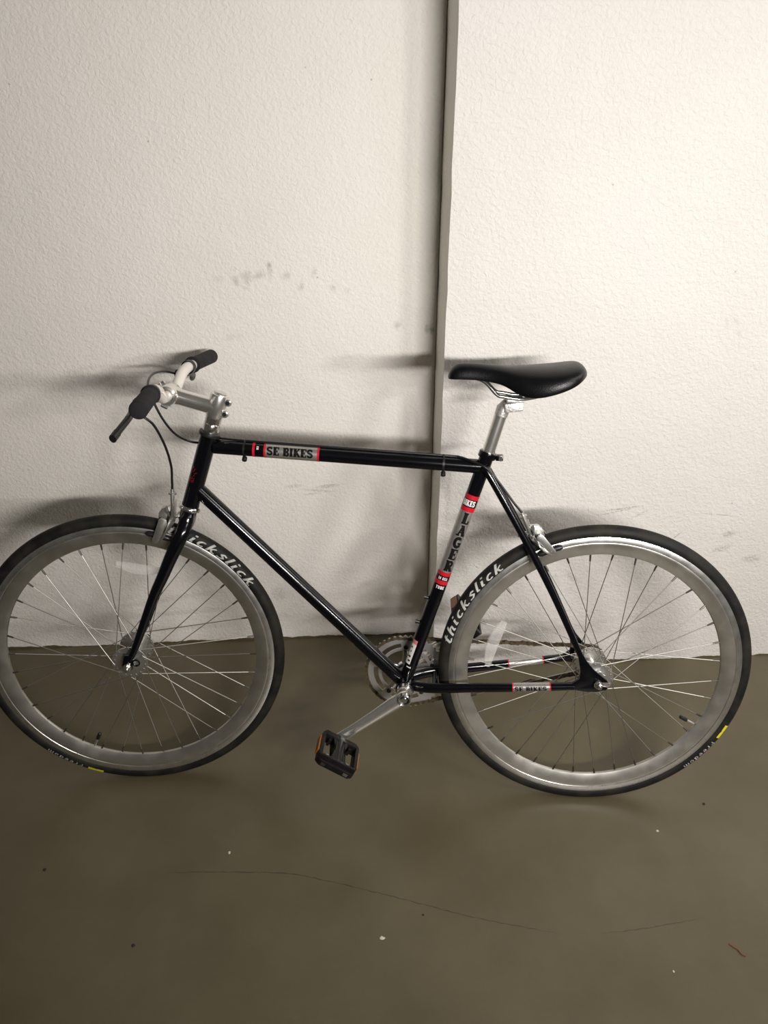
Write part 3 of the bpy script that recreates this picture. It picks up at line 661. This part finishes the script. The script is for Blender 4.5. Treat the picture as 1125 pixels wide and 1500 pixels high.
MB().rev([(.0145, .066), (.0145, .0755), (.0125, .077), (.0105, .0755), (.0105, .069)], 28, 'y', BB).obj('boss', 'chrome', c1)
MB().cyl(BB + V(0, .066, 0), BB + V(0, .0725, 0), .0105, 24).obj('dust_seal', 'plastic', c1)
MB().cyl(BB + V(0, .070, 0), BB + V(0, .0760, 0), .0068, 20, .001).obj('crank_bolt', 'chrome', c1)
# ---------------- pedals
def pedal(c, s, tilt, lab):
    """platform: two long rails along the axle, inner and outer cage plates, centre body, amber reflectors"""
    Rm_ = Matrix.Rotation(tilt, 3, 'Y'); c = V(*c)
    def X(p): return Rm_ @ V(p[0], p[1] * s, p[2])
    def bx(mb, cc, d): mb.box(X(cc), d, Rm_)
    body = MB(); yo = .052  # middle of platform from axle end
    tapered = MB().tube([X((0, .004, 0)), X((0, .02, 0)), X((0, .055, 0)), X((0, .092, 0))], [.0105, .0120, .0105, .0095], 18)
    pd = part(tapered, 'pedal', 'pedal', FM @ Matrix.Translation(c), label=lab)
    cg = MB()
    def plate(xy, z0, z1):
        n = len(xy); vs = [X((x, y, z0)) for x, y in xy] + [X((x, y, z1)) for x, y in xy]
        cg.add(vs, [tuple(range(n)), tuple(reversed(range(n, 2 * n)))] + [(i, n + i, n + (i + 1) % n, (i + 1) % n) for i in range(n)])
    Z = .0115
    plate([(-.036, .004), (.036, .004), (.042, .012), (.044, .018), (-.044, .018), (-.042, .012)], -Z, Z)           # inner bar
    plate([(-.044, .084), (.044, .084), (.043, .090), (.034, .0975), (-.034, .0975), (-.043, .090)], -Z, Z * .2)    # outer bar, lower half
    plate([(-.044, .084), (.044, .084), (.042, .090), (-.042, .090)], Z * .2, Z)
    for q in (-1, 1):
        plate([(q * .044, .016), (q * .0365, .016), (q * .0365, .086), (q * .044, .086)], -Z, Z)
        plate([(q * .0095, .016), (q * .0185, .016), (q * .0110, .05), (q * .0185, .086), (q * .0095, .086)], -Z * .9, Z * .9)
    plate([(-.0100, .016), (.0100, .016), (.0100, .086), (-.0100, .086)], -Z * .8, Z * .8)
    cage = cg.obj('pedal_cage', 'pedal', pd, bevel=.0012)
    MB().tube([X((0, -.012, 0)), X((0, .008, 0))], .0070, 14).obj('pedal_axle', 'steel', pd)
    for q in (-1, 1):
        rf_ = MB(); bx(rf_, (q * .0455, .050, 0), (.005, .050, .015)); rf_.obj('reflector', 'amber', pd, bevel=.001, label='amber pedal reflector')
    for qx in (-.026, .026):
        b2 = MB(); bx(b2, (qx, .0955, -.005), (.010, .004, .0075)); b2.obj('slot', 'dullalu', pd)
    for qx in (-.024, .024):
        for qy in (.024, .078):
            b2 = MB(); bx(b2, (qx, qy, -.002), (.006, .006, .016)); b2.obj('rib', 'dullalu' if qy > .05 else 'pedal', pd)
    return pd
pedal((CE.x, .0855, CE.z), 1, rd(-29), 'black plastic pedal with amber reflectors')
fc_ = BB - cdir * .170
pedal((fc_.x, -.0895, fc_.z), -1, rd(-50), None)

# ---------------- chain
def chain_path():
    y = CY; r1, r2 = .0895, .0335; c1_, c2_ = V(BB.x, 0, BB.z), V(0, 0, 0); d = c1_ - c2_; D_ = d.length; base = math.atan2(d.z, d.x); off = math.acos((r2 - r1) / D_)
    pts = []
    a_top = base + (off - 0); a_top = base + math.acos((r1 - r2) / D_) ; 
    # tangent normals: n.(c1-c2) = r1-r2 side
    al = math.asin((r1 - r2) / D_)
    nt_ = base + PI / 2 + al * -1; nb_ = base - PI / 2 + al
    # normals satisfy n.d = r2 - r1 reversed; evaluate both and keep the proper pair
    nt_ = base + math.acos(-(r2 - r1) / D_) ; nb_ = base - math.acos(-(r2 - r1) / D_)
    def pt(c, r_, a): return V(c.x + r_ * math.cos(a), y, c.z + r_ * math.sin(a))
    n = 40
    for i in range(n + 1): pts.append(pt(c2_, r2, nt_ + (2 * PI - (nt_ - nb_)) * i / n))
    for i in range(n + 1): pts.append(pt(c1_, r1, nb_ + (nt_ - nb_) * i / n))
    return pts + [pts[0]]
cp = chain_path(); seg = [0]
for a, b_ in zip(cp, cp[1:]): seg.append(seg[-1] + (b_ - a).length)
def at_s(s_):
    s_ %= seg[-1]
    for i in range(len(seg) - 1):
        if seg[i + 1] >= s_: f = (s_ - seg[i]) / max(1e-9, seg[i + 1] - seg[i]); return cp[i].lerp(cp[i + 1], f)
NL = int(round(seg[-1] / .0127)); NL += NL % 2; pit = seg[-1] / NL
pins = [at_s(i * pit) + V(0, 0, 0) for i in range(NL)]
for i in range(NL): pins[i].z -= .0012 * math.sin(i * 1.9) * (1 if .05 < pins[i].x < .36 else 0)
ch = MB()
for i in range(NL):
    a, b_ = pins[i], pins[(i + 1) % NL]; t = (b_ - a).normalized(); nn = V(-t.z, 0, t.x); hl = (b_ - a).length / 2; c = (a + b_) / 2
    o_ = .0036 if i % 2 else .0024
    prof = []
    for k in range(12):
        an = 2 * PI * k / 12; x = hl * (1 if math.cos(an) > .1 else -1 if math.cos(an) < -.1 else 0); 
        prof.append((x + .0042 * math.cos(an), (.0042 if x else .0029) * math.sin(an)))
    for s in (-1, 1):
        y0, y1 = s * o_ - .0005, s * o_ + .0005
        vs = [c + t * p[0] + nn * p[1] + V(0, y0, 0) for p in prof] + [c + t * p[0] + nn * p[1] + V(0, y1, 0) for p in prof]
        ch.add(vs, [tuple(range(12)), tuple(range(23, 11, -1))] + [(k, 12 + k, 12 + (k + 1) % 12, (k + 1) % 12) for k in range(12)])
    ch.tube([a + V(0, -.0046, 0), a + V(0, .0046, 0)], .0022, 6)
part(ch, 'chain', 'chain', label='oily brown roller chain')

# ---------------- seat post and saddle
px_ = V(.2331, 0, .5726); pdn = (ST1 - px_).normalized(); px0 = ST1 + pdn * .05
post = part(MB().tube([px0, V(.2318, 0, .5745)], .0131, 28), 'seat_post', 'polish')
hd = MB(); hd.tube([V(.2345, 0, .563), V(.2310, 0, .576), V(.2235, 0, .584), V(.214, 0, .587)], [.0134, .0140, .0135, .012], 20)
hd.obj('post_head', 'rough', post, ang=50)
clp = MB(); clp.box((.212, 0, .583), (.036, .040, .018), Matrix.Rotation(rd(8), 3, 'Y')).box((.210, 0, .5965), (.034, .046, .008), Matrix.Rotation(rd(3), 3, 'Y'))
clp.obj('saddle_clamp', 'rough', post, bevel=.003)
# saddle: stations nose -> tail: x, half width, top z, edge z, roundness
stn = [(.3415, .004, .640, .634), (.3395, .012, .6485, .634), (.3345, .018, .6565, .6340), (.326, .021, .6625, .6340), (.314, .0225, .6655, .6345), (.286, .0245, .6650, .6345), (.262, .029, .6635, .632),
       (.240, .037, .6620, .628), (.226, .0455, .6612, .6220), (.214, .053, .6612, .6145), (.2015, .060, .6615, .6095), (.187, .066, .6622, .6070), (.170, .071, .6632, .6085), (.156, .0735, .6645, .6120),
       (.142, .0745, .6655, .6165), (.127, .074, .6670, .6220), (.113, .071, .6690, .6280), (.102, .066, .6705, .6340), (.093, .058, .6705, .6400), (.0855, .045, .6675, .6450), (.0790, .028, .6590, .6480), (.0765, .010, .6530, .6490)]
vs = []; NS = 28
for (x, hw, zt, ze) in stn:
    H_ = zt - ze
    for i in range(NS + 1):
        f = -1 + 2 * i / NS; a = f * PI / 2
        y = hw * (math.sin(a) if hw < .03 else (abs(math.sin(a)) ** .90) * (1 if a > 0 else -1)); 
        z = ze + H_ * (abs(math.cos(a)) ** (.55 if hw > .03 else .62))
        vs.append(V(x, y, z))
    vs.append(V(x, hw * .80, ze + .003)); vs.append(V(x, -hw * .80, ze + .003))
W_ = NS + 3; fs = []
for j in range(len(stn) - 1):
    o_ = j * W_; q = (j + 1) * W_
    for i in range(NS): fs.append((o_ + i, o_ + i + 1, q + i + 1, q + i))
    fs += [(o_ + NS, o_ + NS + 1, q + NS + 1, q + NS), (o_ + NS + 1, o_ + NS + 2, q + NS + 2, q + NS + 1), (o_ + NS + 2, o_, q, q + NS + 2)]
fs += [tuple(range(W_)), tuple(reversed(range((len(stn) - 1) * W_, len(stn) * W_)))]
saddle = part(MB().add(vs, fs), 'saddle', 'vinyl', label='black smooth padded saddle', ang=60)
ms = saddle.modifiers.new('sub', 'SUBSURF'); ms.levels = 1; ms.render_levels = 1
for s in (1, -1):
    MB().tube(bez([V(.300, .010 * s, .640), V(.272, .016 * s, .6320), V(.247, .022 * s, .6085), V(.232, .023 * s, .6045), V(.195, .023 * s, .6010), V(.150, .030 * s, .6140), V(.118, .036 * s, .634)], 8), .0036, 12).obj('saddle_rail', 'chrome', saddle)

# ---------------- stem
sa = ax_at(.588)
st_ = MB(); st_.tube([ax_at(.548), ax_at(.552), ax_at(.590), ax_at(.594), ax_at(.5955)], [.0165, .0185, .0185, .0170, .012], 32)
stem = part(st_, 'stem', 'polish', BM, label='silver threadless stem')
bc = V(-.1315, 0, .5939)
ext = MB(); e0 = ax_at(.5680); ext.tube([e0, e0.lerp(bc, .12), e0.lerp(bc, .75), e0.lerp(bc, .92)], [.0190, .0168, .0162, .0178], 28)
ext.obj('stem_extension', 'polish', stem)
cl = MB(); cl.rev([(.0130, -.021), (.0190, -.021), (.0205, -.017), (.0198, 0), (.0205, .017), (.0190, .021), (.0130, .021)], 36, 'y', bc, True).obj('bar_clamp', 'polish', stem)
ed = (bc - e0).normalized()
for s in (1, -1):   # face plate arch and bolts
    MB().tube([bc + ed * .012 + V(0, .013 * s, .019), bc + ed * .024 + V(0, .013 * s, .010), bc + ed * .027 + V(0, .013 * s, -.004), bc + ed * .018 + V(0, .013 * s, -.018)], (.0045), 10).obj('face_plate', 'alu', stem)
    MB().cyl(bc + V(.002, .013 * s, -.025), bc + V(.014, .013 * s, -.019), .0045, 12, .0006).obj('bolt', 'alu', stem)
back = V(-.95, 0, -.3123)
for z in (.5850, .5620):
    q = ax_at(z) + back * .020
    mb = MB(); mb.tube([q + V(0, -.011, 0), q + V(0, -.009, 0), q + V(0, .009, 0), q + V(0, .011, 0)], [.0065, .0080, .0080, .0065], 18); mb.box(q - back * .010, (.022, .020, .0155), Matrix.Rotation(rd(-18), 3, 'Y'))
    o = mb.obj('clamp_lug', 'polish', stem, bevel=.0012)
    MB().cyl(q + V(0, .009, 0), q + V(0, .0125, 0), .0040, 14).obj('bolt', 'plastic', stem)
part(MB().tube([ax_at(.515), ax_at(.5165), ax_at(.5340), ax_at(.5355)], [.0155, .0165, .0165, .0155], 32).tube([ax_at(.5360), ax_at(.5370), ax_at(.5475), ax_at(.5480)], [.0155, .0165, .0165, .0155], 32), 'headset_spacer', 'chrome', BM)
part(MB().cyl(ax_at(.5935), ax_at(.5985), .0130, 24, .0015), 'top_cap', 'alu', BM)

# ---------------- handlebar, grips, levers
bp_ = [(-.1315, 0, .5939), (-.1315, .028, .5942), (-.1320, .050, .5965), (-.1335, .070, .6060), (-.1360, .092, .6185), (-.1390, .118, .6245), (-.1418, .150, .6252), (-.1577, .283, .6246)]
path = bez([(p[0], -p[1], p[2]) for p in reversed(bp_[1:])] + bp_, 8)
hb = part(MB().tube(path, .0111, 24), 'handlebar', 'whitebar', BM, label='white flat handlebar with a low rise')
for s in (1, -1):
    a, b_ = V(-.1422, .156 * s, .6254), V(-.1580, .2850 * s, .6247); d = (b_ - a).normalized()
    MB().tube([a, a + d * .001, a + d * .003, a + d * .005, a + d * .0055, b_ - d * .006, b_ - d * .002, b_], [.0130, .0175, .0178, .0172, .0152, .0158, .0142, .0100], 32).obj('grip', 'grip', hb, label='black foam grip')
    # brake lever: clamp, bracket, blade
    lv = MB(); c = V(-.1390, .138 * s, .6240)
    lv.tube([c - d * .006, c + d * .006], .0148, 24); lv.tube([c + V(.008, 0, -.006), c + V(.020, .004 * s, -.013), c + V(.030, .012 * s, -.016)], [.0075, .0070, .0060], 14)
    lever = part(lv, 'brake_lever', 'plastic', BM)
    bl = bez([c + V(.028, .006 * s, -.015), c + V(.027, .030 * s, -.020), c + V(.020, .065 * s, -.024), c + V(.018, .095 * s, -.028), c + V(.022, .118 * s, -.036), c + V(.026, .132 * s, -.043)], 8)
    k = len(bl); MB().tube(bl, [(.0058, .0088 if i < k * .6 else .0080) for i in range(k)], 16, flat=(.8, 0, .3)).obj('lever_blade', 'plastic', lever)
    MB().tube([bl[-1] - (bl[-1] - bl[-2]).normalized() * .004, bl[-1] + (bl[-1] - bl[-2]).normalized() * .012], [(.0066, .0092)] * 2, 16, flat=(.8, 0, .3)).obj('lever_tip', 'plastic', lever)

# ---------------- calipers: modelled once for the front, mirrored and turned about the hub for the rear
def rear_pose(p):
    th = rd(-18.9); x, z = (-p[0] - .0878) * .886, (p[2] - .292) * .886
    # the mirrored front caliper turned nose-down about its pad bolt: it hangs more steeply along the seat stays
    return V(.1180 + x * math.cos(th) - z * math.sin(th), p[1], .2870 + x * math.sin(th) + z * math.cos(th))
def caliper(T, rear):
    if rear:
        def X(p): return rear_pose(p)
    else:
        def X(p): return V(*p)
    def tb(pts, rad, n=14, flat=None):
        fl = None if flat is None else X(flat) - X((0, 0, 0)); return MB().tube([X(p) for p in pts], rad, n, flat=fl)
    body = part(tb([(-.150, 0, .3415), (-.132, 0, .3360), (-.104, 0, .3280)], .0040), 'brake_caliper', 'dullalu' if not rear else 'alu', T)
    am = 'dullalu' if not rear else 'alu'
    tb([(-.136, 0, .3375), (-.130, 0, .3355)], .0085, 6).obj('nut', 'chrome', body)
    tb([(-.108, 0, .3292), (-.101, 0, .3272)], .0068, 6).obj('nut', 'chrome', body)
    ra = [(.0032, .0085), (.0032, .0090), (.0030, .0080), (.0030, .0070), (.0030, .0072), (.0030, .0060)]
    FL = (.95, 0, -.30)
    # arm A: lower end near side, arm B: lower end far side, both cross at the pivot
    for s, xo in ((1, -.119), (-1, -.112)):
        arm = MB(); p = bez([X(q) for q in ((xo, -.026 * s, .3600), (xo, -.016 * s, .3480), (xo, 0, .3340), (xo + .002, .022 * s, .3290), (xo + .010, .0330 * s, .3150), (-.0945, .0290 * s, .2960), (-.0885, .0250 * s, .2890))], 5)
        k = len(p); arm.tube(p, [(.0030, .0085 - .0022 * abs(i / k - .45)) for i in range(k)], 14, flat=X(FL) - X((0, 0, 0)))
        arm.obj('caliper_arm', am, body)
    tb([(-.121, .008, .334), (-.122, .020, .348), (-.124, .024, .372), (-.125, .024, .386)], [(.0030, .0070), (.0030, .0062), (.0040, .0045), .0040], 14, FL).obj('cable_arm', am, body)
    tb([(-.1250, .024, .384), (-.1255, .024, .392), (-.1258, .024, .3925), (-.1260, .024, .3955), (-.1262, .024, .396), (-.1265, .024, .404)], [.0042, .0042, .0080, .0080, .0040, .0036], 18).obj('barrel_adjuster', am, body)
    tb([(-.1235, .024, .386), (-.1200, .024, .352), (-.1170, .024, .318)], .0008, 6).obj('brake_wire', 'steel', body)
    shoe = [(-.0945, .3385), (-.0764, .2935), (-.0772, .2870), (-.0808, .2847), (-.0875, .2874), (-.0962, .3014), (-.1034, .3153), (-.1112, .3268), (-.1102, .3383), (-.1000, .3430)]
    upp = [(-.0916, .3475), (-.1001, .3589), (-.1174, .3633), (-.1230, .3563), (-.1174, .3402), (-.1111, .317), (-.1034, .3147), (-.1002, .3265), (-.0900, .3290)]
    for s in (1, -1):
        vs = [X((x, y * s, z)) for y in (.0285 , .0335) for x, z in shoe]; n_ = len(shoe)
        MB().add(vs, [tuple(range(n_)), tuple(reversed(range(n_, 2 * n_)))] + [(i, n_ + i, n_ + (i + 1) % n_, (i + 1) % n_) for i in range(n_)]).obj('arm_end', am, body, bevel=.0012)
    vs = [X((x, y, z)) for y in (.004, .018) for x, z in upp]; n_ = len(upp)
    MB().add(vs, [tuple(range(n_)), tuple(reversed(range(n_, 2 * n_)))] + [(i, n_ + i, n_ + (i + 1) % n_, (i + 1) % n_) for i in range(n_)]).obj('caliper_body', am, body, bevel=.0025)
    tb([(-.1185, .018, .352), (-.1100, .0185, .335), (-.1050, .019, .321)], [(.0010, .0030)] * 3, 10).obj('dark_edge', 'plastic', body)
    for s in (1, -1):
        # block lies along the rim
        pad = MB(); r0 = .3095; A = rd(73.6)
        pts = []
        for k in range(9):
            a = (A if not rear else rd(180 - 67.6)) + (k - 4) / 4 * .085; q = V(-r0 * math.cos(a), .0185 * s, r0 * math.sin(a)); pts.append(q)
        pad.tube(pts, [(.0035, .0035)] + [(.0055, .0062)] * 7 + [(.0035, .0035)], 14, flat=(0, 1, 0))
        pad.obj('brake_pad', 'plastic', body)
        tb([(-.0878, .020 * s, .2945), (-.0878, .0325 * s, .2905)], .0046, 14).obj('pad_bolt', 'chrome', body)
caliper(SM, False); caliper(FM, True)
# ---------------- cables
def world_pts(T, pts): return [(FM.inverted() @ T) @ Vector(p) for p in pts]
lc1 = world_pts(BM, [(-.112, .150, .606)]); endf = world_pts(SM, [(-.1265, .024, .404)])
midf = world_pts(SM, [(-.1130, .148, .590), (-.1301, .140, .569), (-.1385, .105, .520), (-.1365, .060, .465), (-.1290, .030, .425)])
part(MB().tube(bez(lc1 + midf + endf, 10), .0025, 10), 'brake_cable', 'housing', label='black cable housing from the near lever to the front brake')
far = world_pts(BM, [(-.112, -.140, .608), (-.096, -.115, .618), (-.084, -.070, .622), (-.086, -.020, .616), (-.098, .018, .600)])
mid = [V(.9100, .022, .553), V(.8935, .002, .5145), V(.8750, -.020, .4935), V(.850, -.0245, .4875), V(.820, -.018, .4960), V(.800, -.004, .5028), V(.7493, 0, .5002), V(.55, 0, .4897), V(.3441, 0, .4788), V(.310, .003, .4765), V(.280, .0155, .4690), V(.262, .0215, .4630), V(.2464, .022, .4485), V(.2200, .0225, .4160), V(.2000, .024, .3900)]
rx = rear_pose
part(MB().tube(bez(far + mid + [rx((-.1265, .024, .404))], 8), .0025, 10), 'brake_cable', 'housing', label='black cable housing along the top tube to the rear brake')
part(MB().tube(bez([V(.1455, .03, .268), V(.142, .03, .258), V(.1375, .031, .253)], 5), .0010, 6), 'wire_tail', 'yellow')

# ---------------- crumbs and chips on the floor
def chip(x, y, sx_, sy_, h, m_, lab, name, cat, seed):
    rnd = random.Random(seed); n = 7; ring = [(sx_ * math.cos(2 * PI * i / n) * rnd.uniform(.6, 1.1), sy_ * math.sin(2 * PI * i / n) * rnd.uniform(.6, 1.1)) for i in range(n)]
    vs = [(a, b_, 0) for a, b_ in ring] + [(a * .7, b_ * .7, h * rnd.uniform(.7, 1)) for a, b_ in ring]
    o = MB().add(vs, [tuple(range(n)), tuple(reversed(range(n, 2 * n)))] + [(i, n + i, n + (i + 1) % n, (i + 1) % n) for i in range(n)]).obj(name, m_)
    o.location = (x, y, 0); o['label'] = lab; o['category'] = cat
chip(-.2753, -.7201, .0035, .0050, .0012, 'chipw', 'pale paint chip on the floor below the front wheel', 'paint_chip', 'debris', 1)
chip(.0472, -.9293, .0060, .0050, .0010, 'chipw', 'pale paint chip on the floor below the long crack', 'paint_chip', 'debris', 2)
chip(.6771, -.7207, .0045, .0035, .0012, 'chipw', 'white paint chip on the floor below the rear wheel', 'paint_chip', 'debris', 3)
chip(.5957, -1.0263, .0022, .0035, .0010, 'chipw', 'tiny white paint chip at the lower right of the floor', 'paint_chip', 'debris', 4)
chip(.8108, -.6567, .0035, .0035, .0030, 'chipd', 'dark crumb on the floor right of the rear wheel', 'crumb', 'debris', 5)
chip(-.4397, -.9156, .0045, .0042, .0020, 'chipd', 'dark crumb on the floor at the lower left', 'crumb', 'debris', 6)
chip(-.6654, -.7384, .0060, .0050, .0015, 'chipd', 'dark crumb near the left edge of the floor', 'crumb', 'debris', 7)
chip(.1326, -.8863, .0030, .0025, .0015, 'chipd', 'small dark crumb just below the long floor crack', 'crumb', 'debris', 8)
tw = MB().tube(bez([V(-.012, .010, .0015), V(-.006, .004, .002), V(0, -.002, .0015), V(.003, -.010, .002), V(.010, -.015, .0015)], 4), .0012, 6).obj('twig', 'chipo'); tw.location = (.7354, -.9914, 0)
tw['label'] = 'thin rusty brown twig on the floor at the lower right'; tw['category'] = 'debris'
